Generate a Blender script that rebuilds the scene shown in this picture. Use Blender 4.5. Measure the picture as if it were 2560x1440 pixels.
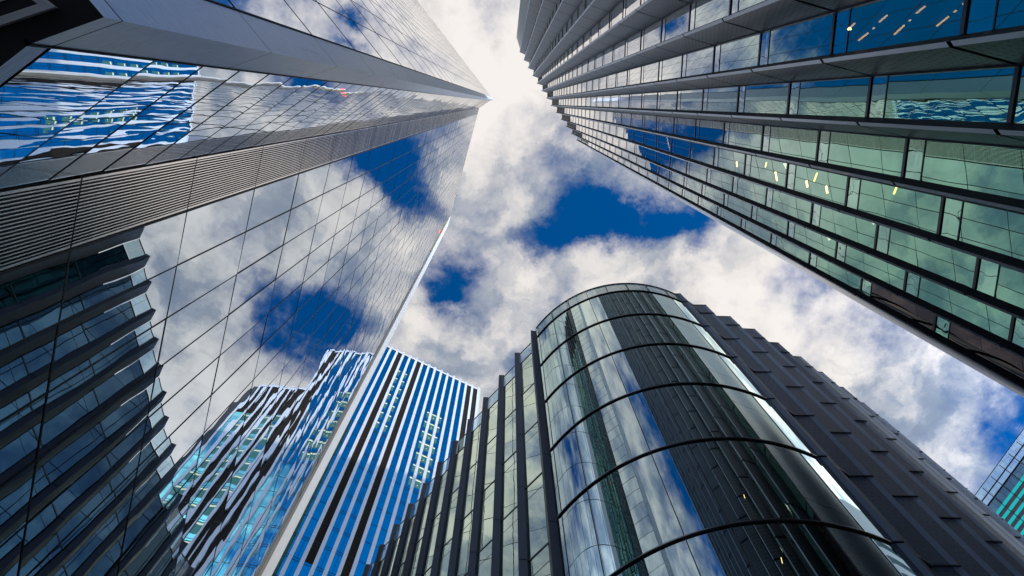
import bpy, bmesh, math, random
from mathutils import Vector, Matrix
random.seed(7)
R = math.radians
scene = bpy.context.scene
for o in list(bpy.data.objects):
    bpy.data.objects.remove(o, do_unlink=True)
COL = scene.collection

# ---------------------------------------------------------------- camera
EYE = 1.6                                   # eye height above the ground; all heights below are above the eye
AX = (0.99992927, 0.01189362, 0.0)          # world x, y, z seen in camera axes (right, up, forward)
AY = (0.01158664, -0.97412012, 0.22573376)
AZ = (-0.00268479, 0.2257178, 0.97418903)
cam_d = bpy.data.cameras.new('camera')
cam = bpy.data.objects.new('camera', cam_d)
COL.objects.link(cam)
right = Vector((AX[0], AY[0], AZ[0])); up = Vector((AX[1], AY[1], AZ[1])); fwd = Vector((AX[2], AY[2], AZ[2]))
rot = Matrix((right, up, -fwd)).transposed()
cam.matrix_world = Matrix.Translation((0, 0, EYE)) @ rot.to_4x4()
cam_d.sensor_width = 36.0
cam_d.lens = 36.0 * 1995.7 / 2560.0
cam_d.clip_start = 0.1
cam_d.clip_end = 5000
scene.camera = cam

# ---------------------------------------------------------------- sky, sun, exposure
scene.view_settings.view_transform = 'Standard'
scene.view_settings.look = 'None'
scene.view_settings.exposure = 0.0
scene.view_settings.gamma = 1.0
SUN_DIR = Vector((0.93, -0.36, 0.0)).normalized()
SUN_EL = R(25.0)
SUN_V = Vector((SUN_DIR.x * math.cos(SUN_EL), SUN_DIR.y * math.cos(SUN_EL), math.sin(SUN_EL)))
sun_d = bpy.data.lights.new('sun', 'SUN')
sun_d.energy = 2.0
sun_d.angle = R(0.5)
sun_d.color = (1.0, 0.93, 0.82)
sun = bpy.data.objects.new('sun', sun_d)
COL.objects.link(sun)
sun.rotation_euler = SUN_V.to_track_quat('Z', 'Y').to_euler()
sun.location = (140, -54, 170)

world = bpy.data.worlds.new('World')
scene.world = world
world.use_nodes = True
WT = world.node_tree
for nd in list(WT.nodes):
    WT.nodes.remove(nd)


class NT:
    """small helper to write node trees"""
    def __init__(self, tree):
        self.t = tree

    def n(self, typ, **kw):
        nd = self.t.nodes.new(typ)
        for k, v in kw.items():
            setattr(nd, k, v)
        return nd

    def link(self, a, b):
        self.t.links.new(a, b)

    def put(self, sock, v):
        if isinstance(v, bpy.types.NodeSocket):
            self.t.links.new(v, sock)
        else:
            sock.default_value = v

    def math(self, op, a, b=0.0, c=0.0, clamp=False):
        nd = self.n('ShaderNodeMath', operation=op, use_clamp=clamp)
        self.put(nd.inputs[0], a); self.put(nd.inputs[1], b); self.put(nd.inputs[2], c)
        return nd.outputs[0]

    def vmath(self, op, a, b=(0, 0, 0), c=(0, 0, 0)):
        nd = self.n('ShaderNodeVectorMath', operation=op)
        self.put(nd.inputs[0], a); self.put(nd.inputs[1], b)
        if op == 'MULTIPLY_ADD':
            self.put(nd.inputs[2], c)
        return nd.outputs['Value'] if op in ('DOT_PRODUCT', 'LENGTH') else nd.outputs['Vector']

    def noise(self, vec, scale, detail=4.0, rough=0.55, dist=0.0, dims='3D'):
        nd = self.n('ShaderNodeTexNoise', noise_dimensions=dims)
        self.put(nd.inputs['Vector'], vec)
        nd.inputs['Scale'].default_value = scale
        nd.inputs['Detail'].default_value = detail
        nd.inputs['Roughness'].default_value = rough
        nd.inputs['Distortion'].default_value = dist
        return nd

    def ramp(self, fac, a, b, lo=0.0, hi=1.0, smooth=True):
        nd = self.n('ShaderNodeMapRange', interpolation_type='SMOOTHSTEP' if smooth else 'LINEAR')
        self.put(nd.inputs['Value'], fac)
        nd.inputs['From Min'].default_value = a; nd.inputs['From Max'].default_value = b
        nd.inputs['To Min'].default_value = lo; nd.inputs['To Max'].default_value = hi
        return nd.outputs[0]

    def mix(self, fac, a, b, mode='MIX'):
        nd = self.n('ShaderNodeMix', data_type='RGBA', blend_type=mode)
        self.put(nd.inputs[0], fac); self.put(nd.inputs[6], a); self.put(nd.inputs[7], b)
        return nd.outputs[2]


w = NT(WT)
sky = w.n('ShaderNodeTexSky', sky_type='NISHITA')
sky.sun_disc = False
sky.sun_elevation = SUN_EL
sky.sun_rotation = math.atan2(SUN_DIR.x, SUN_DIR.y)
sky.air_density = 1.0
sky.dust_density = 0.2
sky.ozone_density = 3.0
hsv = w.n('ShaderNodeHueSaturation')
hsv.inputs['Hue'].default_value = 0.508
hsv.inputs['Saturation'].default_value = 1.6
hsv.inputs['Value'].default_value = 1.45
w.link(sky.outputs[0], hsv.inputs['Color'])
tc = w.n('ShaderNodeTexCoord')
sep = w.n('ShaderNodeSeparateXYZ')
w.link(tc.outputs['Generated'], sep.inputs[0])
zc = w.math('MAXIMUM', sep.outputs[2], 0.06)
px = w.math('DIVIDE', sep.outputs[0], zc)
py = w.math('DIVIDE', sep.outputs[1], zc)
com = w.n('ShaderNodeCombineXYZ')
w.link(px, com.inputs[0]); w.link(py, com.inputs[1])
P0 = com.outputs[0]                          # the cloud layer as a plane overhead
warp = w.noise(P0, 8.0, 8.0, 0.68)
wv = w.vmath('SUBTRACT', warp.outputs['Color'], (0.5, 0.5, 0.5))
P = w.vmath('MULTIPLY_ADD', wv, (0.12, 0.12, 0.0), P0)
# openings in the cloud layer (centre x, y, radii, strength)
HOLES = [(.154, .137, .064, .034, 1.4), (.098, .131, .038, .028, 1.15), (.212, .152, .040, .023, 1.2),
         (.042, .166, .056, .026, 1.2), (-.092, .216, .048, .044, 1.25), (.236, .187, .018, .013, .6),
         (.665, .410, .060, .062, 1.2), (.045, .072, .034, .034, .62), (.085, .100, .03, .025, .5),
         (.143, .392, .042, .044, 1.05), (.070, .390, .050, .054, 1.2), (.026, .350, .052, .036, 1.05),
         (.30, -.40, .24, .26, 1.9), (.42, -.78, .34, .30, 1.6), (.0, -.58, .13, .22, 1.6), (-.056, -.206, .012, .010, .6), (-.021, -.194, .010, .016, .5),
         (-.080, .240, .030, .020, .6), (.086, .020, .02, .02, .4), (-.03, .12, .02, .012, .3),
         (.46, .19, .10, .10, 1.1), (-.55, -.35, .3, .25, .9), (.9, .9, .35, .3, 1.0), (-.45, .95, .3, .35, .6)]
acc = None
for (cx, cy, rx, ry, st) in HOLES:
    v = w.vmath('MULTIPLY_ADD', P, (1 / rx, 1 / ry, 0), (-cx / rx, -cy / ry, 0))
    d2 = w.vmath('DOT_PRODUCT', v, v)
    g = w.math('POWER', 0.42, d2)
    acc = w.math('MULTIPLY_ADD', g, st, acc if acc is not None else 0.0)
fb = w.noise(P0, 11.0, 9.0, 0.58)
fb2 = w.noise(P0, 34.0, 7.0, 0.6)
dens = w.math('MULTIPLY_ADD', fb.outputs[0], 2.7, -0.44)
dens = w.math('MULTIPLY_ADD', fb2.outputs[0], 0.7, dens)
dens = w.math('SUBTRACT', dens, w.math('MULTIPLY', acc, 1.0))
cover = w.ramp(dens, -0.12, 1.25)
# thickness of the layer: thin cloud is greyer-blue, thick sunlit cloud is white
BRIGHT = [(-.01, -.05, .07, .10, .55), (.36, .25, .13, .09, .55), (.11, .53, .06, .07, .6), (-.03, .02, .04, .05, .3),
          (.0, .21, .05, .04, .12), (.12, .20, .05, .03, .12), (-.04, -.25, .2, .14, .55), (.13, .63, .08, .06, .4),
          (.54, .41, .07, .05, -.16), (-.05, .15, .03, .05, .05), (.02, .09, .04, .04, -.14), (.11, .085, .05, .03, -.1)]
bacc = None
for (cx, cy, rx, ry, st) in BRIGHT:
    v = w.vmath('MULTIPLY_ADD', P, (1 / rx, 1 / ry, 0), (-cx / rx, -cy / ry, 0))
    d2 = w.vmath('DOT_PRODUCT', v, v)
    g = w.math('POWER', 0.42, d2)
    bacc = w.math('MULTIPLY_ADD', g, st, bacc if bacc is not None else 0.0)
shade = w.noise(P, 13.0, 6.0, 0.55)
lum = w.ramp(shade.outputs[0], 0.30, 0.72, 0.31, 0.82)
lum = w.math('ADD', lum, bacc)
lum = w.math('MINIMUM', w.math('MAXIMUM', lum, 0.22), 1.0)
ccol = w.mix(w.ramp(lum, 0.25, 0.85), (3.6, 4.4, 5.8, 1), (8.9, 8.45, 8.1, 1))
ccol = w.mix(1.0, ccol, w.ramp(lum, 0.0, 1.0, 0.55, 1.05, False), 'MULTIPLY')
# clouds nearer the sun glow with the light scattered forward through them
sd = w.vmath('DOT_PRODUCT', tc.outputs['Generated'], tuple(SUN_V))
ccol = w.mix(1.0, ccol, w.ramp(sd, 0.55, 0.98, 1.0, 3.6), 'MULTIPLY')
skyc = w.mix(cover, hsv.outputs[0], ccol)
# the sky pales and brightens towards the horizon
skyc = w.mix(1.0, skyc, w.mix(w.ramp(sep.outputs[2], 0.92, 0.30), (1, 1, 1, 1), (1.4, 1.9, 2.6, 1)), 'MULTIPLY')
bg = w.n('ShaderNodeBackground')
bg.inputs['Strength'].default_value = 0.1
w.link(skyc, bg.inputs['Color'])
wo = w.n('ShaderNodeOutputWorld')
w.link(bg.outputs[0], wo.inputs['Surface'])

# ---------------------------------------------------------------- materials
MATS = {}


def new_mat(name):
    m = bpy.data.materials.new(name)
    m.use_nodes = True
    t = m.node_tree
    for nd in list(t.nodes):
        t.nodes.remove(nd)
    h = NT(t)
    out = h.n('ShaderNodeOutputMaterial')
    MATS[name] = m
    return m, h, out


def uvn(h):
    return h.n('ShaderNodeUVMap').outputs[0]


def principled(h, col, rough, metal=0.0, spec=0.5):
    b = h.n('ShaderNodeBsdfPrincipled')
    h.put(b.inputs['Base Color'], col)
    h.put(b.inputs['Roughness'], rough)
    b.inputs['Metallic'].default_value = metal
    b.inputs['Specular IOR Level'].default_value = spec
    return b


def glass_mat(name, tint, wav=0.003, scale=1.1, stretch=(1, 0.6, 1), see=0.0, rough=0.0, fine=0.0, steep=None, edge=None):
    """coated office glass: a tinted mirror that is slightly wavy; 'see' lets some of the room behind through"""
    m, h, out = new_mat(name)
    uv = h.vmath('MULTIPLY', uvn(h), stretch)
    nz = h.noise(uv, scale, 1.5, 0.45)
    hgt = nz.outputs[0]
    if fine:
        nf = h.noise(uv, scale * 5, 1.0, 0.4)
        hgt = h.math('MULTIPLY_ADD', nf.outputs[0], fine, hgt)
    bp = h.n('ShaderNodeBump')
    bp.inputs['Strength'].default_value = 1.0
    bp.inputs['Distance'].default_value = wav
    h.link(hgt, bp.inputs['Height'])
    dirt = h.noise(uvn(h), 0.35, 3.0, 0.6)
    f = h.ramp(dirt.outputs[0], 0.3, 0.7, 0.90, 1.0)
    col = h.mix(1.0, (*tint, 1), f, 'MULTIPLY')
    if edge:                                   # the tint washes out at a glancing angle
        lw = h.n('ShaderNodeLayerWeight')
        lw.inputs['Blend'].default_value = 0.5
        col = h.mix(h.ramp(lw.outputs['Facing'], edge[0], edge[1]), col, (*edge[2], 1))
    if steep:                                  # reflects less when met square on, as coated glass does
        lw = h.n('ShaderNodeLayerWeight')
        lw.inputs['Blend'].default_value = 0.5
        col = h.mix(h.ramp(lw.outputs['Facing'], steep[0], steep[1], 0.0, 1.0, False), steep[2], col)
    b = principled(h, col, rough, 1.0)
    h.link(bp.outputs[0], b.inputs['Normal'])
    sh = b.outputs[0]
    if see:
        tr = h.n('ShaderNodeBsdfTransparent')
        tr.inputs[0].default_value = (0.8, 0.9, 0.85, 1)
        mx = h.n('ShaderNodeMixShader')
        mx.inputs[0].default_value = see
        h.link(sh, mx.inputs[1]); h.link(tr.outputs[0], mx.inputs[2])
        sh = mx.outputs[0]
    h.link(sh, out.inputs[0])
    return m


def metal_mat(name, col, rough=0.4, metal=0.5, var=0.12, brush=(1, 14, 1), stain=0.0):
    m, h, out = new_mat(name)
    uv = uvn(h)
    nz = h.noise(h.vmath('MULTIPLY', uv, brush), 3.0, 5.0, 0.65)
    f = h.ramp(nz.outputs[0], 0.25, 0.75, 1 - var, 1 + var)
    c = h.mix(1.0, (*col, 1), f, 'MULTIPLY')
    if stain:
        st = h.noise(h.vmath('MULTIPLY', uv, (2.5, 0.25, 1)), 1.6, 5.0, 0.7)
        c = h.mix(h.ramp(st.outputs[0], 0.55, 0.8, 0, stain), c, (col[0] * .35, col[1] * .33, col[2] * .3, 1))
    r = h.ramp(nz.outputs[0], 0.2, 0.8, rough * 0.85, min(1, rough * 1.2))
    b = principled(h, c, r, metal)
    h.link(b.outputs[0], out.inputs[0])
    return m


def perf_mat(name, col, du, dv, rad, rough=0.42, metal=0.35, depth=0.01):
    """sheet metal with rows of staggered round holes (u, v in metres)"""
    m, h, out = new_mat(name)
    uv = uvn(h)
    sp = h.n('ShaderNodeSeparateXYZ')
    h.link(uv, sp.inputs[0])
    vv = h.math('DIVIDE', sp.outputs[1], dv)
    row = h.math('FLOOR', vv)
    odd = h.math('MULTIPLY', h.math('MODULO', row, 2.0), 0.5)
    uu = h.math('ADD', h.math('DIVIDE', sp.outputs[0], du), odd)
    fu = h.math('MULTIPLY', h.math('SUBTRACT', h.math('FRACT', uu), 0.5), du)
    fv = h.math('MULTIPLY', h.math('SUBTRACT', h.math('FRACT', vv), 0.5), dv)
    dd = h.math('SQRT', h.math('ADD', h.math('MULTIPLY', fu, fu), h.math('MULTIPLY', fv, fv)))
    dot = h.ramp(dd, rad * 0.7, rad * 1.15, 1.0, 0.0)
    nz = h.noise(uv, 2.0, 5.0, 0.65)
    f = h.ramp(nz.outputs[0], 0.25, 0.75, 0.85, 1.15)
    c = h.mix(1.0, (*col, 1), f, 'MULTIPLY')
    c = h.mix(dot, c, (0.006, 0.006, 0.007, 1))
    bp = h.n('ShaderNodeBump')
    bp.inputs['Distance'].default_value = depth
    h.link(h.math('SUBTRACT', 1.0, dot), bp.inputs['Height'])
    b = principled(h, c, rough, metal)
    h.link(bp.outputs[0], b.inputs['Normal'])
    h.link(b.outputs[0], out.inputs[0])
    return m


def plain_mat(name, col, rough=0.6, metal=0.0, spec=0.5):
    m, h, out = new_mat(name)
    nz = h.noise(h.n('ShaderNodeTexCoord').outputs['Object'], 1.3, 5.0, 0.6)
    c = h.mix(1.0, (*col, 1), h.ramp(nz.outputs[0], 0.25, 0.75, 0.88, 1.1), 'MULTIPLY')
    b = principled(h, c, rough, metal, spec)
    h.link(b.outputs[0], out.inputs[0])
    return m


def emit_mat(name, col, st):
    m, h, out = new_mat(name)
    e = h.n('ShaderNodeEmission')
    e.inputs[0].default_value = (*col, 1)
    e.inputs[1].default_value = st
    h.link(e.outputs[0], out.inputs[0])
    return m


glass_mat('mirror_glass', (0.57, 0.65, 0.72), 0.0062, 0.60, (1, 0.5, 1))
glass_mat('pale_mirror_glass', (0.86, 0.90, 0.92), 0.0010, 0.6)
glass_mat('return_mirror_glass', (0.82, 0.88, 0.92), 0.0026, 0.5, (0.7, 1.2, 1))
glass_mat('green_glass', (0.92, 1.0, 0.74), 0.0028, 0.7, (1, 0.7, 1), 0.0, 0.0, 0.06, (0.53, 0.69, (0.03, 0.075, 0.11, 1)))
glass_mat('stepped_glass', (0.36, 0.68, 0.48), 0.0026, 0.8, (1, 0.6, 1), 0.12, edge=(.56, .90, (.95, .95, .95)))
glass_mat('stepped_spandrel_glass', (0.40, 0.70, 0.51), 0.005, 1.4, (1, 1, 1), 0.0, edge=(.5, .88, (.92, .92, .92)))
glass_mat('curved_glass', (0.42, 0.53, 0.56), 0.0016, 0.7, (1, 0.35, 1), edge=(.60, .93, (.66, .88, .68)))
glass_mat('blue_glass', (0.30, 1.0, 0.94), 0.0010, 0.8)
glass_mat('brown_glass', (0.13, 0.085, 0.07), 0.002, 0.8)
glass_mat('dark_glass', (0.10, 0.16, 0.20), 0.0015, 0.8)
metal_mat('aluminium', (0.80, 0.81, 0.83), 0.36, 0.40, 0.15, (1.5, 9, 1), 0.45)
metal_mat('light_nosing', (0.93, 0.95, 0.98), 0.34, 0.35, 0.06)
metal_mat('fin_metal', (0.11, 0.125, 0.16), 0.45, 0.3, 0.12, (3, 3, 1))
metal_mat('strip_metal', (0.27, 0.36, 0.50), 0.42, 0.35, 0.12, (2, 6, 1))
metal_mat('grey_cladding', (0.80, 0.80, 0.82), 0.30, 0.75, 0.1, (2, 2, 1))
metal_mat('beige_cladding', (0.74, 0.67, 0.52), 0.55, 0.0, 0.1, (2, 2, 1))
metal_mat('white_cladding', (0.84, 0.85, 0.88), 0.5, 0.0, 0.05, (2, 2, 1), 0.06)
metal_mat('fin_white', (0.80, 0.78, 0.75), 0.5, 0.0, 0.05, (2, 1, 1), 0.05)
metal_mat('fin_grey', (0.42, 0.42, 0.42), 0.5, 0.2, 0.08, (2, 1, 1))
metal_mat('louvre_slat', (0.96, 0.89, 0.82), 0.24, 0.9, 0.10, (6, 1, 1))
perf_mat('perforated_metal', (0.125, 0.138, 0.165), 0.105, 0.20, 0.027)
perf_mat('perforated_dark_metal', (0.092, 0.125, 0.180), 0.16, 0.20, 0.026)
plain_mat('joint_black', (0.008, 0.008, 0.009), 0.6)
plain_mat('side_black', (0.018, 0.020, 0.026), 0.5, 0.0, 0.2)
plain_mat('frame_black', (0.015, 0.016, 0.019), 0.35, 0.3)
plain_mat('transom_steel', (0.16, 0.16, 0.17), 0.3, 0.8)
plain_mat('soffit_dark', (0.020, 0.018, 0.018), 0.7)
plain_mat('soffit_trim', (0.85, 0.86, 0.87), 0.5)
plain_mat('soffit_beige', (0.75, 0.70, 0.60), 0.7)
plain_mat('core_dark', (0.020, 0.022, 0.026), 0.8)
plain_mat('roof_grey', (0.25, 0.25, 0.25), 0.9)
plain_mat('paving', (0.34, 0.33, 0.32), 0.85)
plain_mat('brass_trim', (0.50, 0.36, 0.10), 0.4, 0.6)
plain_mat('white_edge', (0.75, 0.76, 0.76), 0.5)
emit_mat('ceiling_lamp', (1.0, 0.62, 0.22), 4.5)
emit_mat('warm_glow', (1.0, 0.92, 0.66), 6.0)
emit_mat('red_lamp', (1.0, 0.05, 0.03), 6.0)
emit_mat('room_lamp', (0.86, 1.0, 0.82), 1.0)
emit_mat('lit_room', (0.18, 0.54, 0.58), 0.38)
emit_mat('cyan_glow', (0.03, 0.74, 0.78), 0.62)  # glow painting in the pale reflections on the cyan bands, not a lamp
emit_mat('spot_lamp', (1.0, 0.97, 0.85), 1.6)


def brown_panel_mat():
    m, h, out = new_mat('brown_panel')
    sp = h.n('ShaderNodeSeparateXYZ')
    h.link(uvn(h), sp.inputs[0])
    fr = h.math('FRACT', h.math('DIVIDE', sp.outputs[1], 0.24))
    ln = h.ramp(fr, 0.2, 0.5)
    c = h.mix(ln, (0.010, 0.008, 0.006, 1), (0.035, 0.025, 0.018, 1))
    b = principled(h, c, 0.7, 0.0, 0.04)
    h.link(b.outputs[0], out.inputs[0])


def frit_mat():
    m, h, out = new_mat('frit_glass')
    sp = h.n('ShaderNodeSeparateXYZ')
    h.link(uvn(h), sp.inputs[0])
    fr = h.math('FRACT', h.math('DIVIDE', sp.outputs[1], 0.07))
    ln = h.ramp(fr, 0.35, 0.6, 0.35, 0.75)
    tr = h.n('ShaderNodeBsdfTransparent'); tr.inputs[0].default_value = (0.78, 0.9, 0.86, 1)
    tl = h.n('ShaderNodeBsdfTranslucent'); tl.inputs[0].default_value = (0.62, 0.72, 0.68, 1)
    gl = principled(h, (0.5, 0.58, 0.55, 1), 0.03, 1.0)
    m1 = h.n('ShaderNodeMixShader'); m2 = h.n('ShaderNodeMixShader')
    h.link(ln, m1.inputs[0]); h.link(tr.outputs[0], m1.inputs[1]); h.link(tl.outputs[0], m1.inputs[2])
    m2.inputs[0].default_value = 0.3
    h.link(m1.outputs[0], m2.inputs[1]); h.link(gl.outputs[0], m2.inputs[2])
    h.link(m2.outputs[0], out.inputs[0])


def clear_mat():
    m, h, out = new_mat('clear_glass')
    tr = h.n('ShaderNodeBsdfTransparent'); tr.inputs[0].default_value = (0.68, 0.86, 0.90, 1)
    gl = principled(h, (0.6, 0.7, 0.72, 1), 0.0, 1.0)
    mx = h.n('ShaderNodeMixShader'); mx.inputs[0].default_value = 0.35
    h.link(tr.outputs[0], mx.inputs[1]); h.link(gl.outputs[0], mx.inputs[2])
    h.link(mx.outputs[0], out.inputs[0])


def purple_mat():
    m, h, out = new_mat('purple_spandrel')
    nz = h.noise(h.vmath('MULTIPLY', uvn(h), (0.5, 3, 1)), 2.0, 4.0, 0.6)
    c = h.mix(h.ramp(nz.outputs[0], 0.35, 0.65), (0.03, 0.02, 0.09, 1), (0.25, 0.08, 0.10, 1))
    b = principled(h, c, 0.25)
    h.link(b.outputs[0], out.inputs[0])


brown_panel_mat(); frit_mat(); clear_mat(); purple_mat()

# ---------------------------------------------------------------- helpers
W, H = 2560.0, 1440.0
FPX = 1995.7


def project(v):
    """pixel of a point (heights above the eye); used only to rank panes by size"""
    x, y, z = v
    c = (x * AX[0] + y * AY[0] + z * AZ[0], x * AX[1] + y * AY[1] + z * AZ[1], x * AX[2] + y * AY[2] + z * AZ[2])
    if c[2] < 0.05:
        return None
    return (1280 + FPX * c[0] / c[2], 720 - FPX * c[1] / c[2])


def ray(px_, py_):
    a = (px_ - 1280, 720 - py_, FPX)
    dx = sum(a[i] * AX[i] for i in range(3)); dy = sum(a[i] * AY[i] for i in range(3)); dz = sum(a[i] * AZ[i] for i in range(3))
    return dx / dz, dy / dz


def area_px(vs):
    pts = [project(v) for v in vs]
    if any(p is None for p in pts):
        return 0.0
    for ax, lim, sgn in ((0, 0, 1), (0, W, -1), (1, 0, 1), (1, H, -1)):
        out = []
        for i in range(len(pts)):
            a, b = pts[i], pts[(i + 1) % len(pts)]
            ia, ib = sgn * (a[ax] - lim) >= 0, sgn * (b[ax] - lim) >= 0
            if ia:
                out.append(a)
            if ia != ib:
                t = (lim - a[ax]) / (b[ax] - a[ax])
                out.append((a[0] + t * (b[0] - a[0]), a[1] + t * (b[1] - a[1])))
        pts = out
        if not pts:
            return 0.0
    return abs(sum(pts[i][0] * pts[(i + 1) % len(pts)][1] - pts[(i + 1) % len(pts)][0] * pts[i][1] for i in range(len(pts)))) / 2


class MB:
    def __init__(self):
        self.v = []; self.f = []; self.uv = []; self.mi = []; self.mats = []
        self.smooth = False

    def face(self, vs, uvs, mat=None):
        b = len(self.v)
        self.v += [(p[0], p[1], p[2] + EYE) for p in vs]
        self.f.append(list(range(b, b + len(vs))))
        self.uv += list(uvs)
        if mat is not None and mat not in self.mats:
            self.mats.append(mat)
        self.mi.append(self.mats.index(mat) if mat is not None else 0)

    def wall(self, a, b, z0, z1, u0=0.0, mat=None, du=0.0, dv=0.0):
        """upright rectangle from a to b; its front is on the right when walking a to b"""
        L = math.hypot(b[0] - a[0], b[1] - a[1])
        self.face([(a[0], a[1], z0), (b[0], b[1], z0), (b[0], b[1], z1), (a[0], a[1], z1)],
                  [(u0 + du, z0 + dv), (u0 + L + du, z0 + dv), (u0 + L + du, z1 + dv), (u0 + du, z1 + dv)], mat)

    def prism(self, poly, z0, z1, mat=None, caps=True):
        """poly counter-clockwise"""
        n = len(poly); u = 0
        for i in range(n):
            a, b = poly[i], poly[(i + 1) % n]
            self.wall(a, b, z0, z1, u, mat)
            u += math.hypot(b[0] - a[0], b[1] - a[1])
        if caps:
            self.face([(p[0], p[1], z1) for p in poly], [(p[0], p[1]) for p in poly], mat)
            self.face([(p[0], p[1], z0) for p in reversed(poly)], [(p[0], p[1]) for p in reversed(poly)], mat)

    def bar(self, a, b, z0, z1, nrm, out, back=0.02, mat=None):
        """box along a..b, from 'back' behind the line to 'out' in front of it (nrm is the outward normal)"""
        p = [(a[0] - nrm[0] * back, a[1] - nrm[1] * back), (a[0] + nrm[0] * out, a[1] + nrm[1] * out),
             (b[0] + nrm[0] * out, b[1] + nrm[1] * out), (b[0] - nrm[0] * back, b[1] - nrm[1] * back)]
        ar = sum(p[i][0] * p[(i + 1) % 4][1] - p[(i + 1) % 4][0] * p[i][1] for i in range(4))
        if ar < 0:
            p.reverse()
        self.prism(p, z0, z1, mat)

    def build(self, name, mat, parent=None, weld=False):
        me = bpy.data.meshes.new(name)
        me.from_pydata(self.v, [], self.f)
        ul = me.uv_layers.new(name='UVMap')
        for i, l in enumerate(me.loops):
            ul.data[i].uv = self.uv[i]
        for mm in (self.mats if self.mats else [mat]):
            me.materials.append(MATS[mm])
        for i, p in enumerate(me.polygons):
            p.material_index = self.mi[i]
            p.use_smooth = self.smooth
        me.validate(); me.update()
        o = bpy.data.objects.new(name, me)
        COL.objects.link(o)
        if parent is not None:
            o.parent = parent
        if weld:
            bm = bmesh.new(); bm.from_mesh(me)
            bmesh.ops.remove_doubles(bm, verts=bm.verts, dist=1e-4)
            bm.to_mesh(me); bm.free()
        return o


def thing(name, label, cat, loc):
    """an Empty at a thing's base; parts are built in world coordinates, so they are counter-shifted"""
    o = bpy.data.objects.new(name, None)
    COL.objects.link(o)
    o['label'] = label; o['category'] = cat
    return o


def panelize(items, name, parent, keep=96):
    """items: (verts, uvs, mat). The largest in the picture become parts of their own, the rest one part."""
    items = sorted(items, key=lambda it: -area_px(it[0]))
    for it in items[:keep]:
        m = MB(); m.face(*it); m.build(name, it[2], parent)
    if len(items) > keep:
        m = MB()
        for it in items[keep:]:
            m.face(*it)
        o = m.build(name, None, parent)
        o['kind'] = 'stuff'


def partset(mbs, name, mat, parent, keep=96):
    """like panelize, for ready-made pieces"""
    def size(mb):
        b = [tuple(c - (EYE if i == 2 else 0) for i, c in enumerate(v)) for v in mb.v]
        return max(area_px([b[i] for i in f]) for f in mb.f)
    mbs = sorted(mbs, key=lambda mb: -size(mb))
    for mb in mbs[:keep]:
        mb.build(name, mat, parent)
    if len(mbs) > keep:
        m = MB()
        for mb in mbs[keep:]:
            k = len(m.v)
            m.v += mb.v; m.f += [[i + k for i in f] for f in mb.f]; m.uv += mb.uv; m.mi += [0] * len(mb.f)
        o = m.build(name, mat, parent)
        o['kind'] = 'stuff'


def one_bar(*a):
    m = MB(); m.bar(*a)
    return m


def add(a, b, k=1.0):
    return (a[0] + b[0] * k, a[1] + b[1] * k)


def unit(a):
    l = math.hypot(*a)
    return (a[0] / l, a[1] / l)


def pane_quad(a, b, z0, z1, nrm, tilt, i, j, mat, bias=0.0):
    """a glass pane with corners in or out by a few millimetres (no sheet of glass hangs perfectly flat)"""
    r = [random.uniform(-tilt, tilt) for _ in range(3)]
    r.append(r[0] + r[2] - r[1])
    r[0] += bias; r[1] += bias
    c = [(a, z0), (b, z0), (b, z1), (a, z1)]
    vs = [(p[0] + nrm[0] * r[k], p[1] + nrm[1] * r[k], z) for k, (p, z) in enumerate(c)]
    L = math.hypot(b[0] - a[0], b[1] - a[1])
    u, v = (i * 7.31) % 53, (j * 11.7) % 61
    return (vs, [(u, v), (u + L, v), (u + L, v + z1 - z0), (u, v + z1 - z0)], mat)


# ---------------------------------------------------------------- ground
g = MB()
S = 2500
g.face([(-S, -S, -EYE), (S, -S, -EYE), (S, S, -EYE), (-S, S, -EYE)], [(-S, -S), (S, -S), (S, S), (-S, S)])
go = g.build('ground', 'paving')
go['kind'] = 'structure'

# ---------------------------------------------------------------- mirror-clad tower on the left
D = 5.188
FL = 0.771 * D
TH = 0.2827
nM = (0.9592, 0.2828)
tM = (-0.2828, 0.9592)


def M(t):
    return (-D * nM[0] + t * D * tM[0], -D * nM[1] + t * D * tM[1])


HT = 29.2 * D
HB = 1.272 * D
HS = 1.213 * D
K = (-0.5856 * D, -0.1277 * D)             # crease of the metal corner
L2 = (-0.6965 * D, -0.0923 * D)            # metal / return glass
C2 = M(0.469)
n1 = (0.794, -0.607); t1 = (-0.607, -0.794)
U1 = add(K, t1, 0.65)
F1E = add(K, t1, 0.65 + 1.31 * 20)
nL = (0.304, 0.9527); nR = (0.5485, 0.836)
nR = (-(C2[1] - L2[1]), C2[0] - L2[0]); nR = unit(nR)
if nR[0] * -L2[0] + nR[1] * -L2[1] < 0:
    nR = (-nR[0], -nR[1])
tower_l = thing('mirror_tower', 'tall mirror glass tower with a folded grey metal corner and a band of dark louvres', 'tower', (0, 0, 0))
T_END = 0.6705 + 0.204 * 18
PEND = M(T_END)
rows = []
z = 2.0504 * D - FL
levels = [HB]
for k in range(0, 36):
    levels.append(2.0504 * D + FL * k)
levels.append(HT)
panes = []
eps = 0.012
for j in range(len(levels) - 1):
    z0, z1 = levels[j] + 0.015, levels[j + 1] - 0.015
    for i in range(18):
        a, b = M(0.6705 + 0.204 * i), M(0.6705 + 0.204 * (i + 1))
        a, b = add(a, tM, .015), add(b, tM, -.015)
        panes.append(pane_quad(b, a, z0, z1, nM, 0.0036, i, j, 'mirror_glass'))
    for i in range(20):
        a, b = add(U1, t1, 1.31 * i + .012), add(U1, t1, 1.31 * (i + 1) - .012)
        panes.append(pane_quad(a, b, z0, z1, n1, 0.0008, i + 30, j, 'pale_mirror_glass'))
r2 = [HB, 1.637 * D]
while r2[-1] < HT - 1.5:
    r2.append(r2[-1] + FL / 3)
r2[-1] = HT
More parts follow.
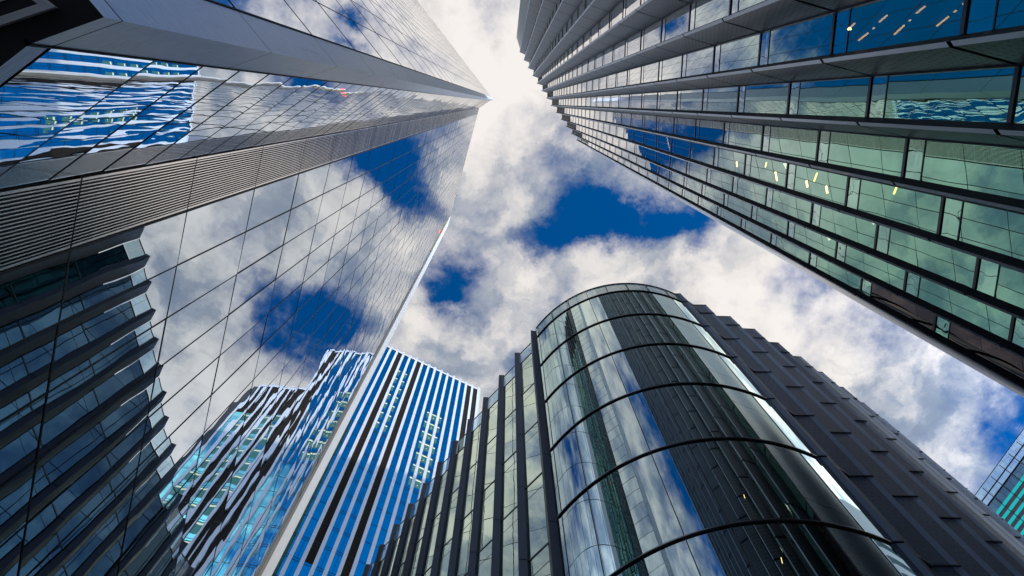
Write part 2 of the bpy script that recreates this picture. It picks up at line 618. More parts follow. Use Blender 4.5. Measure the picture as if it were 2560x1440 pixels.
for j in range(len(r2) - 1):
    panes.append(pane_quad(C2, L2, r2[j] + .01, r2[j + 1] - .01, nR, 0.0022, 77, j, 'return_mirror_glass', 0.004))
panelize(panes, 'glass_pane', tower_l, 98)
# black joints
for i in range(0, 19):
    m = MB(); p = M(0.6705 + 0.204 * i)
    m.bar(add(p, tM, -.02), add(p, tM, .02), HB, HT, nM, 0.004, 0.05)
    m.build('mullion', 'joint_black', tower_l)
for i in range(0, 21):
    m = MB(); p = add(U1, t1, 1.31 * i)
    m.bar(add(p, t1, -.016), add(p, t1, .016), HB, HT, n1, 0.004, 0.05)
    m.build('mullion', 'joint_black', tower_l)
bars = []
for j in range(1, len(levels) - 1):
    z = levels[j]
    bars.append(one_bar(M(0.6705), PEND, z - .02, z + .02, nM, 0.006, 0.05))
    bars.append(one_bar(U1, F1E, z - .016, z + .016, n1, 0.006, 0.05))
for j in range(1, len(r2) - 1):
    z = r2[j]
    bars.append(one_bar(C2, L2, z - .014, z + .014, nR, 0.004, 0.05))
partset(bars, 'transom', 'joint_black', tower_l)
# louvre band, one panel per storey
for j in range(len(levels) - 1):
    m = MB()
    z0, z1 = levels[j] + 0.02, levels[j + 1] - 0.02
    A, B = 0.469, 0.6705
    m.bar(M(A + .002), M(B - .004), z0, z1, nM, -0.09, 0.12, 'joint_black')
    n = 20
    for s in range(n):
        t = A + 0.006 + (B - A - 0.012) * (s + .5) / n
        hw = 0.0018 if 0 < s < n - 1 else 0.0034
        m.bar(M(t - hw), M(t + hw), z0, z1, nM, 0.0, 0.012, 'louvre_slat')
    m.build('louvre_panel', None, tower_l)
partset([one_bar(M(.47), M(.6685), levels[j] - .019, levels[j] + .019, nM, -0.015, 0.09) for j in range(1, len(levels) - 1)],
        'louvre_joint', 'joint_black', tower_l)
# metal corner: two faces folded at the crease, panels one storey tall, mitred foot
for nm, a, b, nn in (('lower', L2, K, nL), ('upper', K, U1, n1)):
    zz = [HS, HB] + levels[1:]
    for j in range(len(zz) - 1):
        m = MB()
        gz = 0.012
        aa, bb = a, b
        m.wall(aa, bb, zz[j] + gz, zz[j + 1] - gz, 0, None, j * 3.1, j * 5.3)
        m.build('corner_panel', 'aluminium', tower_l)
m = MB()
for a, b, nn in ((L2, K, nL), (K, U1, n1)):
    da = unit((b[0] - a[0], b[1] - a[1]))
    m.wall(add(add(a, nn, -.03), da, .05), add(add(b, nn, -.03), da, -.06), HS, HT)
m.build('corner_backing', 'joint_black', tower_l)
m = MB()
m.bar(add(L2, unit((K[0] - L2[0], K[1] - L2[1])), -.03), L2, HS, HT, nR, 0.012, 0.04)
m.bar(U1, add(U1, t1, .025), HB, HT, n1, 0.012, 0.04)
m.build('corner_edge', 'joint_black', tower_l)
# foot frame under the glass
m = MB()
m.wall(C2, L2, HS, HB - .03, 0)
m.wall(U1, F1E, HS, HB - .03, 0)
m.wall(PEND, M(.469), HS, HB - .03, 0)
m.build('foot_frame', 'aluminium', tower_l)
m = MB()
m.wall(add(C2, nR, -.04), add(L2, nR, -.04), HB - .05, HB + .02)
m.wall(add(U1, n1, -.04), add(F1E, n1, -.04), HB - .05, HB + .02)
m.wall(add(PEND, nM, -.04), add(M(.469), nM, -.04), HB - .05, HB + .02)
m.build('foot_joint', 'joint_black', tower_l)
BK = add(PEND, nM, -26.0)
BK2 = add(F1E, n1, -26.0)
outl = [PEND, C2, L2, K, U1, F1E, BK2, BK]
ar = sum(outl[i][0] * outl[(i + 1) % 8][1] - outl[(i + 1) % 8][0] * outl[i][1] for i in range(8))
m = MB()
ol = outl if ar > 0 else outl[::-1]
m.face([(p[0], p[1], HS) for p in ol[::-1]], [(p[0], p[1]) for p in ol[::-1]])
m.build('soffit', 'soffit_dark', tower_l)
m = MB()
inner = [add(p, q_, -0.10) for p, q_ in zip(outl, (nM, unit(add(nM, nR)), unit(add(nR, nL)), unit(add(nL, n1)), n1, n1, (0, 0), (0, 0)))]
il = inner if ar > 0 else inner[::-1]
m.prism(il, HS + .02, HT - .02)
m.build('core', 'core_dark', tower_l)
m = MB()
m.prism(il, HT - .02, HT + .25)
m.build('roof', 'fin_grey', tower_l)
# light trim and beige panel set in the dark soffit
q0, q1, q2 = ray(0, 66), ray(140, 19), ray(113, -2)
q3 = ray(60, -80)
pz = HS - .03
tr = [(q[0] * pz, q[1] * pz) for q in (q0, q1, q2, q3)]
d01 = unit((tr[1][0] - tr[0][0], tr[1][1] - tr[0][1])); far0 = add(tr[0], d01, -6)
d12 = unit((tr[2][0] - tr[1][0], tr[2][1] - tr[1][1])); far2 = add(tr[1], d12, 5)
m = MB()


def strip2d(mb, a, b, wd, z0, z1):
    dd = unit((b[0] - a[0], b[1] - a[1])); nn = (-dd[1], dd[0])
    p = [add(a, nn, -wd / 2), add(b, nn, -wd / 2), add(b, nn, wd / 2), add(a, nn, wd / 2)]
    mb.prism(p, z0, z1)


def mitre(o):
    """the trim line moved inwards by o"""
    c = add(add(tr[1], d01, -o * 1.05), d12, o * 1.05)
    return add(c, d01, -6), c, add(c, d12, 5)


a0, b0_, c0 = mitre(0.0); a1, b1_, c1 = mitre(0.065)
for q_ in ([a0, b0_, b1_, a1], [b0_, c0, c1, b1_]):
    ar_ = sum(q_[i][0] * q_[(i + 1) % 4][1] - q_[(i + 1) % 4][0] * q_[i][1] for i in range(4))
    m = MB(); m.prism(q_ if ar_ > 0 else q_[::-1], HS - .06, HS - .004); m.build('soffit_trim', 'soffit_trim', tower_l)
inn = add(add(tr[1], d01, -.20), d12, .20)
pl = [inn, add(inn, d01, -5.5), add(add(inn, d01, -5.5), d12, 4.5), add(inn, d12, 4.5)]
a_ = sum(pl[i][0] * pl[(i + 1) % 4][1] - pl[(i + 1) % 4][0] * pl[i][1] for i in range(4))
m = MB(); m.prism(pl if a_ > 0 else pl[::-1], HS - .02, HS - .004); m.build('soffit_panel', 'soffit_beige', tower_l)
# far corner fin: grey side, pale front
FN1 = add(PEND, nM, 0.0282 * D)
FN2 = add(FN1, tM, 0.386 * D)
FN3 = add(FN2, (-0.95, -0.1), 1.2)
zf = HT - 4.0
seg = [levels[k] for k in range(0, 36, 2)] + [zf]
for j in range(len(seg) - 1):
    m = MB()
    m.wall(FN1, PEND, seg[j] + .008, seg[j + 1] - .008)
    m.build('fin_side', 'fin_grey', tower_l)
    m = MB()
    m.wall(FN2, FN1, seg[j] + .008, seg[j + 1] - .008, 0, None, j * 1.7, 0)
    m.build('fin_front', 'fin_white', tower_l)
m = MB()
m.prism([add(add(PEND, tM, .03), nM, -.3), add(add(FN1, tM, .03), nM, -.02), add(add(FN2, tM, -.01), nM, -.02), FN3], HB, zf - .01)
m.build('fin_core', 'frame_black', tower_l)
m = MB()
m.bar(add(PEND, tM, -.08), add(PEND, tM, -.02), 21.2 * D, zf, nM, 0.09, 0.02)
m.build('brass_strip', 'brass_trim', tower_l)
m = MB()
zr = 143.0
rr = ray(1098, 594); zr = D * 1.0 / abs(rr[0] * nM[0] + rr[1] * nM[1])
for s in (-.12, .22):
    c = add(add(PEND, nM, .25), tM, s - .3)
    m.prism([add(c, q_, .07) for q_ in ((1, 0), (.5, .87), (-.5, .87), (-1, 0), (-.5, -.87), (.5, -.87))], zr, zr + .3)
m.build('warning_light', 'red_lamp', tower_l)

# ---------------------------------------------------------------- stepped tower on the right
HR = 119.0
FT = 4.0
tower_r = thing('stepped_tower', 'tall dark tower of overlapping glass and perforated metal strips, tops stepped like scales', 'tower', (0, 0, 0))
I = {6: (6.114, -0.374)}
ang = lambda k: R(61.5 - 1.05 * k)
for k in range(6, 12):
    I[k + 1] = add(I[k], (math.cos(ang(k)), math.sin(ang(k))), 1.25)
for k in range(5, -2, -1):
    I[k] = add(I[k + 1], (math.cos(ang(k)), math.sin(ang(k))), -1.25)
GV = (-0.02, 0.68)
NLV = (0.047, 0.060)
fl = []
h = 13.92 - 4.0 * 4
while h < HR - 1:
    fl.append(h); h += FT
fl.append(HR)
fl[0] = -EYE + .0
glass, span, perf, barsR = [], [], [], []
Tt, Nn, Gb = {}, {}, {}
for k in range(0, 13):
    Gb[k] = add(I[k - 1], GV)
    Tt[k] = add(Gb[k], (-0.167, 0.078))
    Nn[k] = add(Tt[k], NLV)
ZP = 99.7
for k in range(0, 13):
    gn = unit((-(Gb[k][1] - I[k - 1][1]), Gb[k][0] - I[k - 1][0]))       # outward (-x)
    gd = unit((Gb[k][0] - I[k - 1][0], Gb[k][1] - I[k - 1][1]))
    if k < 12:
        md = unit((I[k][0] - Nn[k][0], I[k][1] - Nn[k][1])); mn = (-md[1], md[0])
    if k > 0:
        for j in range(len(fl) - 1):
            z0, z1 = fl[j], fl[j + 1]
            if z0 >= ZP - 1:
                continue
            zs = z1 - 0.62 if z1 - z0 > 1.5 else z1 - .05
            glass.append(pane_quad(Gb[k], I[k - 1], z0 + .04, zs - .015, gn, 0.0014, k * 3, j,
                                   'brown_glass' if k == 12 and z1 < 23 else 'stepped_glass'))
            if zs < z1 - .2:
                span.append(pane_quad(Gb[k], I[k - 1], zs + .015, z1 - .04, gn, 0.002, k * 3 + 1, j, 'stepped_spandrel_glass'))
        for j in range(1, len(fl) - 1):
            if fl[j] > ZP - 1:
                continue
            barsR.append(one_bar(I[k - 1], Gb[k], fl[j] - .045, fl[j] + .045, gn, 0.02, 0.05))
            barsR.append(one_bar(I[k - 1], Gb[k], fl[j] - .635, fl[j] - .605, gn, 0.01, 0.05))
        # open plant screen at the top
        m = MB()
        m.bar(I[k - 1], Gb[k], ZP - 1.0, HR - .2, gn, -0.5, 0.6)
        for s in range(5):
            c = add(I[k - 1], gd, .04 + .15 * s)
            m.bar(c, add(c, gd, .05), ZP - 1.0, HR, gn, 0.0, 0.06)
        for zz in (ZP - 1.0, ZP + 6.5, ZP + 13, HR - .3):
            m.bar(I[k - 1], Gb[k], zz, zz + .3, gn, -0.03, 0.1)
        m.build('plant_screen', 'frame_black', tower_r)
    # black side and light nosing of the strip
    m = MB()
    m.wall(Tt[k], Gb[k], -EYE, HR)
    m.build('strip_side', 'side_black', tower_r)
    for j in range(len(fl) - 1):
        a, b = fl[j] + .07, fl[j + 1] - .07
        if k < 12:
            perf.append(([(Nn[k][0], Nn[k][1], a), (I[k][0], I[k][1], a), (I[k][0], I[k][1], b), (Nn[k][0], Nn[k][1], b)],
                         [(0, a), (.873, a), (.873, b), (0, b)], 'perforated_metal'))
    m = MB()
    for j in range(len(fl) - 1):
        m.wall(Tt[k], Nn[k], fl[j] + .05, fl[j + 1] - .05, 0, None, j * 2.3, 0)
    m.build('strip_nosing', 'light_nosing', tower_r)
    if k < 12:
        m = MB()
        m.wall(add(Nn[k], mn, -.03), add(I[k], mn, -.03), -EYE, HR)
        m.build('strip_backing', 'joint_black', tower_r)
        m = MB()
        m.bar(add(I[k], md, -.05), I[k], -EYE, HR, mn, .03, .03)
        m.build('strip_edge', 'frame_black', tower_r)
        m = MB()
        m.bar(add(Nn[k], mn, -.02), I[k], HR - .02, HR + .12, mn, .03, .1)
        m.build('coping', 'light_nosing', tower_r)
# wrong-way normals do not matter for opaque metal; order walls so fronts face the street
panelize(glass, 'glass_pane', tower_r, 98)
partset(barsR, 'transom', 'frame_black', tower_r)
panelize(span, 'spandrel_pane', tower_r, 98)
panelize(perf, 'perforated_panel', tower_r, 98)
# end cladding beyond the last strip (rounded grey corner)
E1 = (11.23, 6.34); E2 = (11.95, 6.86); E3 = (12.9, 7.25); E4 = (14.2, 7.2)
Tn = Nn[12]
m_pts = [Tn]
for i in range(1, 9):
    t = i / 8.0
    m_pts.append((Tn[0] + (E1[0] - Tn[0]) * t + .10 * math.sin(math.pi * t), Tn[1] + (E1[1] - Tn[1]) * t - .10 * math.sin(math.pi * t)))
m_pts += [E2, E3, E4, (30, 4)]
for j in range(len(fl) - 1):
    m = MB()
    m.smooth = True
    u = 0
    for i in range(len(m_pts) - 2):
        m.wall(m_pts[i], m_pts[i + 1], fl[j] + .02, fl[j + 1] - .02, u)
        u += math.hypot(m_pts[i + 1][0] - m_pts[i][0], m_pts[i + 1][1] - m_pts[i][1])
    m.build('end_panel', 'grey_cladding', tower_r, True)
E0 = (1.07, -9.17)
for j in range(len(fl) - 1):
    m = MB()
    m.wall(E0, Gb[0], fl[j] + .02, fl[j + 1] - .02, 0, None, j * 3, 0)
    m.wall((2.6, -11.0), E0, fl[j] + .02, fl[j + 1] - .02, 0, None, j * 3, 9)
    m.build('end_panel', 'beige_cladding', tower_r)
core = [add(E0, (.15, .03)), ]
core = [(2.7, -10.9)]
core = [(1.2, -9.1)] + [add(I[k], (1.6, -.35)) for k in range(-1, 12)] + [add(E1, (.6, -.5)), add(E3, (0, -.3)), (30, 3.5), (44, -1.6), (44, -14), (3.0, -16), (2.7, -10.9)]
a_ = sum(core[i][0] * core[(i + 1) % len(core)][1] - core[(i + 1) % len(core)][0] * core[i][1] for i in range(len(core)))
m = MB(); m.prism(core if a_ > 0 else core[::-1], -EYE, HR - .4); m.build('core', 'core_dark', tower_r)
# floor slabs close the strip between glass and core, so that rooms are rooms
slab = [I[k] for k in range(-1, 12)]
m = MB()
for z in fl[1:]:
    for k in range(0, 12):
        a, b, c, d = add(I[k - 1], (.03, 0)), add(Gb[k], (.03, 0)), add(I[k], (1.65, -.3)), add(I[k - 1], (1.65, -.3))
        m.face([(a[0], a[1], z - .6), (b[0], b[1], z - .6), (c[0], c[1], z - .6), (d[0], d[1], z - .6)], [(0, 0), (1, 0), (1, 1), (0, 1)])
m.build('ceiling', 'core_dark', tower_r)
m = MB()
for k in range(0, 12):
    m.wall(add(I[k], (.01, -.05)), add(Nn[k], (.03, -.05)), -EYE, HR)
m.build('strip_inner_face', 'core_dark', tower_r)


def lamp(p0, p1, z, wd, mat, name='ceiling_light'):
    a, b = ray(*p0), ray(*p1)
    a, b = (a[0] * z, a[1] * z), (b[0] * z, b[1] * z)
    m = MB(); strip2d(m, a, b, wd, z, z + .03); m.build(name, mat, tower_r)


LAMPS = [((2147, 101), (2172, 82), 13.25), ((2199, 55), (2219, 38), 13.25), ((2237, 86), (2262, 63), 13.25),
         ((2292, 33), (2314, 15), 13.25), ((2343, 65), (2373, 41), 13.25), ((2121, 74), (2138, 58), 13.25),
         ((2408, 10), (2419, 2), 13.25),
         ((2183, 72), (2187, 69), 13.24), ((2274, 52), (2278, 49), 13.24), ((2386, 30), (2392, 26), 13.24)]
for a, b, z in LAMPS:
    lamp(a, b, z, .022, 'ceiling_lamp')
for a, b, z in [((1667, 342), (1675, 375), 41.22), ((1939, 430), (1943, 452), 21.22), ((2017, 452), (2019, 468), 17.22), ((2066, 465), (2069, 483), 17.22),
                ((1842, 404), (1843, 417), 25.22)]:
    lamp(a, b, z, .03, 'ceiling_lamp')

# glowing triangles just behind a few panes paint in bright interior reflections
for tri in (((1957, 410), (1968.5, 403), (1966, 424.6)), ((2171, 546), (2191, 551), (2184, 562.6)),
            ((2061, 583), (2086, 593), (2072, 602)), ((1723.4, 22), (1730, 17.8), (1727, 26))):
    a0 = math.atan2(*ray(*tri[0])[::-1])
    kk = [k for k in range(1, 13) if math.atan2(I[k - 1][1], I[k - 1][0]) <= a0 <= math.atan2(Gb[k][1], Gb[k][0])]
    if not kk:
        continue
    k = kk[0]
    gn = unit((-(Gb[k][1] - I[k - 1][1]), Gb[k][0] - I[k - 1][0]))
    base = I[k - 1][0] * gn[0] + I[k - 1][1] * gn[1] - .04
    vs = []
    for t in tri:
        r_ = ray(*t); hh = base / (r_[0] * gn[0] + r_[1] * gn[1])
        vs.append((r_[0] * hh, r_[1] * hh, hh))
    m = MB(); m.face(vs, [(0, 0), (1, 0), (0, 1)]); m.build('glow_patch', 'warm_glow', tower_r)

# ---------------------------------------------------------------- dark office with the curved corner
FO = 0.7396 * D
H0 = FO / 0.1161
HP = 1.0439 * H0
office = thing('curved_office', 'dark lower office block with a rounded glass corner between two saw-toothed wings', 'office building', (0, 0, 0))
CC = (0.1527 * H0, 0.3871 * H0); CR = 0.1497 * H0
lv = [H0 - FO * k for k in range(0, 9)]
lv = [z for z in lv if z > -EYE + .5] + [-EYE]
lv = lv[::-1]


def cyl(a, r=CR):
    return (CC[0] + r * math.cos(R(a)), CC[1] + r * math.sin(R(a)))


A0, STEP = -142.1, 10.35
arcs = [(A0 + STEP * i, A0 + STEP * (i + 1)) for i in range(-1, 9)]
arcs[0] = (A0 - 1.5, A0)


def curved(mb, a0, a1, r, z0, z1, n=8, du=0.0):
    for i in range(n):
        p, q_ = cyl(a0 + (a1 - a0) * i / n, r), cyl(a0 + (a1 - a0) * (i + 1) / n, r)
        u = r * R(a1 - a0) * i / n
        mb.wall(p, q_, z0, z1, u + du)


def ring(mb, a0, a1, r0, r1, z0, z1, n, mat=None):
    for i in range(n):
        b0, b1 = a0 + (a1 - a0) * i / n, a0 + (a1 - a0) * (i + 1) / n
        mb.wall(cyl(b0, r1), cyl(b1, r1), z0, z1, r1 * R(b0), mat)
        i0, i1, o0, o1 = cyl(b0, r0), cyl(b1, r0), cyl(b0, r1), cyl(b1, r1)
        mb.face([(i0[0], i0[1], z0), (i1[0], i1[1], z0), (o1[0], o1[1], z0), (o0[0], o0[1], z0)], [(0, 0), (.1, 0), (.1, .1), (0, .1)], mat)
        mb.face([(o0[0], o0[1], z1), (o1[0], o1[1], z1), (i1[0], i1[1], z1), (i0[0], i0[1], z1)], [(0, 0), (.1, 0), (.1, .1), (0, .1)], mat)


for j in range(len(lv) - 1):
    for i, (a0, a1) in enumerate(arcs):
        m = MB(); m.smooth = True
        curved(m, a0 + .12, a1 - .12, CR, lv[j] + .05, lv[j + 1] - .05, 8, i * 9.1 + j * 4.7)
        m.build('curved_pane', 'curved_glass', office, True)
AE0, AE1 = arcs[0][0], arcs[-1][1]
for z in lv[1:]:
    m = MB()
    ring(m, AE0, AE1, CR - .08, CR + .02, z - .050, z - .026, 64, 'frame_black')
    ring(m, AE0, AE1, CR - .08, CR + .045, z - .026, z + .012, 64, 'transom_steel')
    ring(m, AE0, AE1, CR - .08, CR + .02, z + .012, z + .044, 64, 'frame_black')
    m.build('ring_transom', None, office)
for i, (a0, a1) in enumerate(arcs):
    m = MB()
    p, q_ = cyl(a1 - .13), cyl(a1 + .13)
    nn = (math.cos(R(a1)), math.sin(R(a1)))
    m.bar(p, q_, -EYE, H0, nn, .008, .04)
    m.build('mullion', 'joint_black', office)
for i, (a0, a1) in enumerate(arcs):
    m = MB(); m.smooth = True
    curved(m, a0 + .28, a1 - .28, CR, H0 + .12, HP - .06, 8)
    m.build('parapet_pane', 'frit_glass', office, True)
    m = MB()
    m.bar(cyl(a1 - .27), cyl(a1 - .10), H0 + .05, HP, (math.cos(R(a1)), math.sin(R(a1))), .02, .05)
    m.build('parapet_post', 'frame_black', office)
    m = MB()
    m.bar(cyl(a1 - .06), cyl(a1 + .16), H0 + .05, HP, (math.cos(R(a1)), math.sin(R(a1))), .015, .05)
    m.build('parapet_post', 'white_edge', office)
m = MB(); ring(m, AE0, AE1, CR - .05, CR + .03, HP - .06, HP, 64); m.build('parapet_rail', 'frame_black', office)
# left wing: fins with glass between
u = (-0.729, 1.058)
fins = []
f1L, f1R = (0.816, 9.947), (1.034, 9.99)
f2L = (0.083, 10.99)
for k in range(0, 19):
    if k == 0:
        fins.append((f1L, f1R))
    else:
        Lp = add(f2L, u, k - 1)
        fins.append((Lp, add(Lp, (0.218, 0.003))))
seams = lv
glassL, barsL = [], []
for k, (Lp, Rp) in enumerate(fins):
    m = MB()
    for j in range(len(lv) - 1):
        m.wall(Lp, Rp, lv[j] + .02, lv[j + 1] - .02, 0, None, k * 1.3, j * .7)
    m.wall(Lp, Rp, H0 + .02, HP)
    m.build('fin_face', 'fin_metal', office)
    m = MB()
    bk = add(Rp, (.04, .045))
    m.wall(Rp, bk, -EYE, HP)
    m.wall(add(Lp, (0, .55)), Lp, -EYE, HP)
    m.wall(add(Lp, (.004, .02)), add(Rp, (-.004, .02)), -EYE, HP - .02)
    m.face([(Lp[0], Lp[1], HP), (Rp[0], Rp[1], HP), (Rp[0], Rp[1] + .3, HP), (Lp[0], Lp[1] + .55, HP)], [(0, 0), (1, 0), (1, 1), (0, 1)])
    m.build('fin_side', 'frame_black', office)
    if k > 0:
        g0 = bk
        pl_ = fins[k - 1][0]
        ge = (pl_[0] - .004, g0[1] - (pl_[0] - .004 - g0[0]) * 1.035)
        gn = unit((-(ge[1] - g0[1]) * -1, -(ge[0] - g0[0])))
        gd = unit((ge[0] - g0[0], ge[1] - g0[1])); gn = (gd[1], -gd[0])
        for j in range(len(lv) - 1):
            glassL.append(pane_quad(g0, ge, lv[j] + .03, lv[j + 1] - .03, gn, 0.0014, k * 5, j, 'green_glass'))
        for z in lv[1:]:
            barsL.append(one_bar(g0, ge, z - .04, z + .03, gn, .015, .04))
            barsL.append(one_bar(g0, ge, z - .78, z - .755, gn, .004, .04))
        m = MB()
        m.wall(g0, ge, H0 + .10, HP - .03)
        m.build('parapet_pane', 'clear_glass', office)
        m = MB()
        m.bar(g0, ge, HP - .03, HP + .01, gn, .015, .02)
        m.build('parapet_rail', 'frame_black', office)
panelize(glassL, 'glass_pane', office, 98)
partset(barsL, 'transom', 'frame_black', office)
m = MB()
m.wall(f1R, cyl(AE0), -EYE, HP)
m.build('joint_strip', 'joint_black', office)
# right wing: overlapping perforated strips
TR = [(.2172, .2418), (.2507, .2572), (.2834, .2731), (.3159, .2905), (.3477, .3095), (.3790, .3292), (.4087, .3507), (.4382, .3723)]
TR = [(a * HP, b * HP) for a, b in TR]
dirn = math.atan2(TR[7][1] - TR[6][1], TR[7][0] - TR[6][0])
for k in range(8, 22):
    dirn += R(1.25)
    TR.append(add(TR[-1], (math.cos(dirn), math.sin(dirn)), 1.27))
perfR, seamsR = [], []
for k, T in enumerate(TR):
    tilt = R(0.0 + 1.1 * k)
    dv = (math.cos(tilt), math.sin(tilt))
    inner_ = add(T, dv, -.62 if k else -.60)
    pla = add(T, dv, -.175)
    off = 0.33 * ((k * 0.618) % 1.0)
    m = MB()
    for j in range(len(lv)):
        z0 = lv[j] if j < len(lv) - 1 else H0
        z1 = lv[j + 1] if j < len(lv) - 1 else HP
        perfR.append(([(inner_[0], inner_[1], z0 + .018), (pla[0], pla[1], z0 + .018), (pla[0], pla[1], z1 - .018), (inner_[0], inner_[1], z1 - .018)],
                      [(k * 3.2, z0), (k * 3.2 + .445, z0), (k * 3.2 + .445, z1), (k * 3.2, z1)], 'perforated_dark_metal'))
        m.wall(add(pla, dv, .008), T, z0 + .018, z1 - .018, 0, None, k * .7, j * .9)
    m.build('strip_nosing', 'strip_metal', office)
    m = MB()
    nn = (dv[1], -dv[0])
    m.wall(add(inner_, nn, -.03), add(T, nn, -.03), -EYE, HP - .01)
    nxt = TR[k + 1] if k + 1 < len(TR) else add(T, (1, 1))
    t2 = R(1.1 * (k + 1))
    m.wall(T, add(nxt, (math.cos(t2), math.sin(t2)), -.62), -EYE, HP)
    m.build('strip_backing', 'joint_black', office)
    for z in lv[1:]:
        seamsR.append(one_bar(inner_, T, z - .018, z + .018, nn, .03, .03))
    seamsR.append(one_bar(inner_, T, HP - .03, HP + .02, nn, .012, .08))
panelize(perfR, 'perforated_panel', office, 98)
partset(seamsR, 'strip_seam', 'frame_black', office)
lastL = fins[-1][0]
core = [cyl(a, CR - .5) for a in range(-140, -72, 8)] + [add(T, (-.3, .9)) for T in TR] + [add(TR[-1], (0, 20)), add(lastL, (5, 22)), add(lastL, (.9, .9))] + \
       [add(f[0], (.9, 1.2)) for f in fins[::-1]]
a_ = sum(core[i][0] * core[(i + 1) % len(core)][1] - core[(i + 1) % len(core)][0] * core[i][1] for i in range(len(core)))
m = MB(); m.prism(core if a_ > 0 else core[::-1], -EYE, H0 - .1); m.build('core', 'core_dark', office)

# ---------------------------------------------------------------- striped tower behind
striped = thing('striped_tower', 'blue glass tower with white vertical stripes and dark bays, behind the dark office block', 'tower', (0, 0, 0))
uB = (0.8875, 0.4608); nB = (0.4608, -0.8875)
RB = (-5.86, 49.62)
HBt = 134.1
FB = 3.62
HSt = 115.2


def SB(s, o=0.0):
    return (RB[0] + uB[0] * s + nB[0] * o, RB[1] + uB[1] * s + nB[1] * o)


PITCH, S0, WS = 1.218, -17.60, 0.40
floorsB = []
z = HBt - .75
while z > -EYE + 1:
    floorsB.append(z); z -= FB
floorsB.append(-EYE)
DARK = {2: 69.2, 5: -EYE, 13: -EYE, 14: -EYE}
LIT = {3: (101.5, 127.0), 4: (101.5, 127.5), 8: (88.5, 116.5), 9: (88.5, 116.5), 10: (88.5, 116.0)}
panesB, brown, lit, barsB = [], [], [], []
stripes_n = range(-10, 21)
for k in stripes_n:
    s = S0 + PITCH * k
    top = HBt if s < -.2 else HSt
    if s > 8:
        continue
    m = MB()
    zz = [top] + [f for f in floorsB if f < top - .3]
    for j in range(len(zz) - 1):
        m.bar(SB(s), SB(s + WS), zz[j + 1] + .012, zz[j] - .012, nB, .10, .1)
    m.build('white_stripe', 'white_cladding', striped)
    j0 = k
    a, b = s - (PITCH - WS), s
    bay = k
    for j in range(len(zz) - 1):
        z1, z0 = zz[j], zz[j + 1]
        lo = z0 + .03; hi = z1 - .03 if j else z1 - .75
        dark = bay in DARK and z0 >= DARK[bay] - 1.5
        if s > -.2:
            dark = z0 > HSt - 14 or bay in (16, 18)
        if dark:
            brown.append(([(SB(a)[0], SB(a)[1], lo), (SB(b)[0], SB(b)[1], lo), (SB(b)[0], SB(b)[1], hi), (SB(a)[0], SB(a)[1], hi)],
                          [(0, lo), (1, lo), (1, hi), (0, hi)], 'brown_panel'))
        else:
            panesB.append(pane_quad(SB(a), SB(b), lo, hi, nB, .0012, bay + 40, j, 'blue_glass'))
            isl = bay in LIT and LIT[bay][0] - 1 < z0 and z1 < LIT[bay][1] + 2
            if s > -.2 and bay in (15, 17, 19) and z0 < HSt - 14:
                isl = True
            if isl:
                lit.append((a, b, lo, hi, bay))
    for j in range(1, len(zz)):
        barsB.append(one_bar(SB(a), SB(b), zz[j] - .03, zz[j] + .03, nB, .02, .05))
        if bay in (3, 4, 8, 9, 10) and zz[j] < 101:
            barsB.append(one_bar(SB(a), SB(b), zz[j] - .43, zz[j] - .37, nB, .02, .05))
            if bay != 9:
                mid = (a + b) / 2
                barsB.append(one_bar(SB(mid - .02), SB(mid + .02), zz[j] - FB + .05, zz[j] - .40, nB, .018, .05))
        if bay in (-1, 0, 1, 2) and zz[j] < 74:
            barsB.append(one_bar(SB(a), SB(b), zz[j] - .43, zz[j] - .37, nB, .02, .05))
            if bay in (1,):
                mid = (a + b) / 2
                barsB.append(one_bar(SB(mid - .02), SB(mid + .02), zz[j] - FB + .05, zz[j] - .40, nB, .018, .05))
panelize(panesB, 'glass_pane', striped, 98)
partset(barsB, 'transom', 'frame_black', striped)
panelize(brown, 'dark_panel', striped, 98)
for (a, b, lo, hi, bay) in lit:
    rm = MB()
    wl = (b - a) * (.52 if bay in (3, 4, 8, 10) else 1.0)
    if bay == 8:
        a0, a1 = b - wl, b
    else:
        a0, a1 = a, a + wl
    rm.bar(SB(a0 + .02), SB(a1 - .02), lo + .9, hi - .35, nB, .02, .0)
    win = rm.build('lit_window', 'lit_room', striped)
    m = MB(); m.bar(SB(a0 + .04), SB(a1 - .04), hi - .95, hi - .62, nB, .03, .0); m.build('ceiling_light', 'room_lamp', win)
    if bay == 9:
        c = (a + b) / 2
        m = MB(); m.bar(SB(c - .05), SB(c + .05), lo + 1.5, lo + 1.6, nB, .03, .0); m.build('spot_light', 'spot_lamp', win)
# stone coping along the roof, with gaps over the stripes
for k in stripes_n:
    s = S0 + PITCH * k
    if s > 8:
        continue
    top = HBt if s < -.2 else HSt
    m = MB()
    m.bar(SB(s - (PITCH - WS)), SB(s - .02), top - .70, top - .1, nB, .13, .3)
    m.bar(SB(s - .02), SB(s + WS), top - .05, top + .35, nB, .16, .3)
    m.build('coping', 'white_cladding', striped)
m = MB()
m.bar(SB(-.12), SB(.0), HSt, HBt + .1, nB, .12, .3)
m.build('corner_pier', 'white_cladding', striped)
m = MB()
for s0_, s1_, zt in ((-30, -.01, HBt - .3), (.01, 8.0, HSt - .3)):
    p = [SB(s0_, -.06), SB(s1_, -.06), SB(s1_, -28), SB(s0_, -28)]
    m.prism(p, -EYE, zt)
m.build('core', 'core_dark', striped)

# ---------------------------------------------------------------- distant block at the lower right
far = thing('distant_block', 'far dark glass block with bright cyan bands and a glass roof railing', 'office building', (0, 0, 0))
nF = unit((-0.873, -0.488)); uF = (0.488, -0.873)
F0 = (0.873 * 48.572, 0.488 * 48.572)


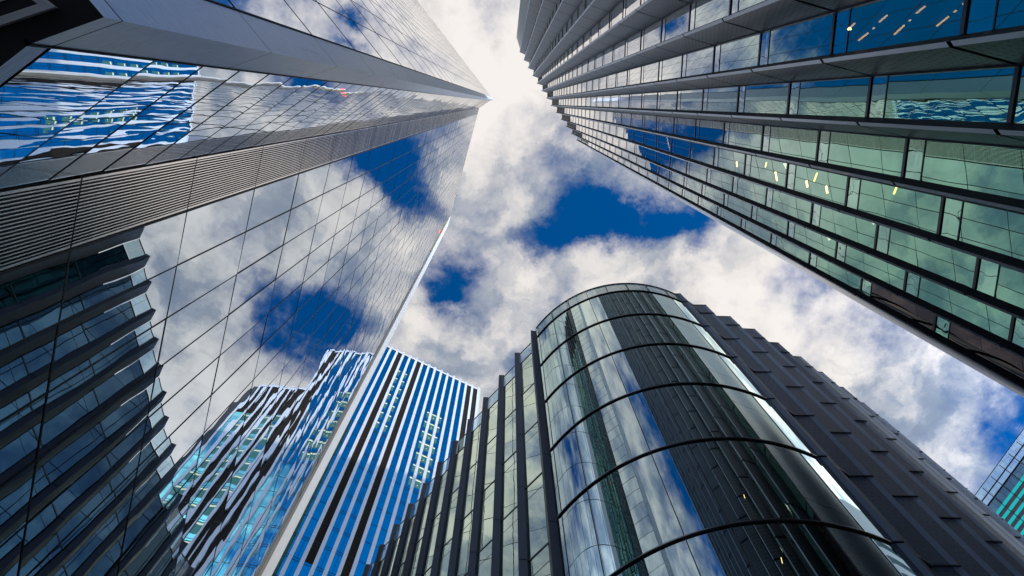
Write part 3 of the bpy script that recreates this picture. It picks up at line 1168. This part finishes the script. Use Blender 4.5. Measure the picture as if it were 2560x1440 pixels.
def SF(s, o=0.0):
    return (F0[0] + uF[0] * s + nF[0] * o, F0[1] + uF[1] * s + nF[1] * o)


m = MB(); m.prism([SF(-30, -.1), SF(25, -.1), SF(25, -20), SF(-30, -20)][::1], -EYE, 58.2); m.build('core', 'core_dark', far)
for i in range(-12, 12):
    a, b = 1.15 * i * 2 - 8.46 + 6 * 0, 1.15 * (i * 2 + 2) - 8.46
    m = MB()
    zt = 58.2
    while zt > -EYE + 2:
        m.wall(SF(a + .03), SF(b - .03), max(zt - 4.2, -EYE), zt - .05)
        zt -= 4.2
    m.build('glass_bay', 'dark_glass', far)
m = MB()
for i in range(-24, 24):
    c = -8.46 + 1.15 * i
    m.bar(SF(c - .03), SF(c + .03), 40, 58.2, nF, .125, .05)
m.build('mullion_grid', 'frame_black', far)
for i in range(-14, 16):
    c = -8.46 + 1.15 * i
    m = MB(); m.bar(SF(c - .03), SF(c + .03), 58.2, 59.75, nF, .03, .03); m.build('railing_post', 'frame_black', far)
m = MB(); m.bar(SF(-26), SF(10), 58.93, 59.02, nF, .03, .03); m.build('railing_bar', 'frame_black', far)
m = MB(); m.bar(SF(-26), SF(10), 59.97, 60.01, nF, .02, .02); m.build('railing_top', 'frame_black', far)
m = MB(); m.wall(SF(-26, .0), SF(10, .0), 58.25, 59.97); m.build('railing_glass', 'clear_glass', far)
m = MB(); m.bar(SF(-26), SF(10), 58.17, 58.24, nF, .06, .1)
m.build('roof_edge', 'purple_spandrel', far)
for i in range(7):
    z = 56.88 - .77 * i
    m = MB(); m.bar(SF(-26), SF(10), z - .12, z + .12, nF, .10, .05); m.build('cyan_band', 'cyan_glow', far)
    m = MB(); m.bar(SF(-26), SF(10), z - .62, z - .15, nF, .03, .05); m.build('spandrel_band', 'purple_spandrel', far)

# ---------------------------------------------------------------- slab added out of view towards the sun to shade the lower striped tower
shady = thing('shade_slab', 'unseen grey slab added beyond the stepped tower to shade the lower striped tower', 'tower', (0, 0, 0))
sx, sy = SUN_DIR.x, SUN_DIR.y
ex, ey = -sy, sx


def SH(al, pe):
    return (sx * al + ex * pe, sy * al + ey * pe)


ZT = 101.0 + (95 + 12) * math.tan(SUN_EL)
m = MB(); m.prism([SH(95, 16.6), SH(118, 16.6), SH(118, 66), SH(95, 66)], -EYE, ZT); m.build('wall', 'grey_cladding', shady)
for i in range(24):
    z = 4 + 5.6 * i
    m = MB(); m.wall(SH(94.95, 66), SH(94.95, 16.6), z, z + 2.6); m.build('slab_band', 'dark_glass', shady)

# ---------------------------------------------------------------- render settings
scene.render.engine = 'CYCLES'
scene.cycles.max_bounces = 10
scene.cycles.glossy_bounces = 7
scene.cycles.diffuse_bounces = 3
scene.cycles.transparent_max_bounces = 10
scene.cycles.caustics_reflective = False
scene.cycles.caustics_refractive = False
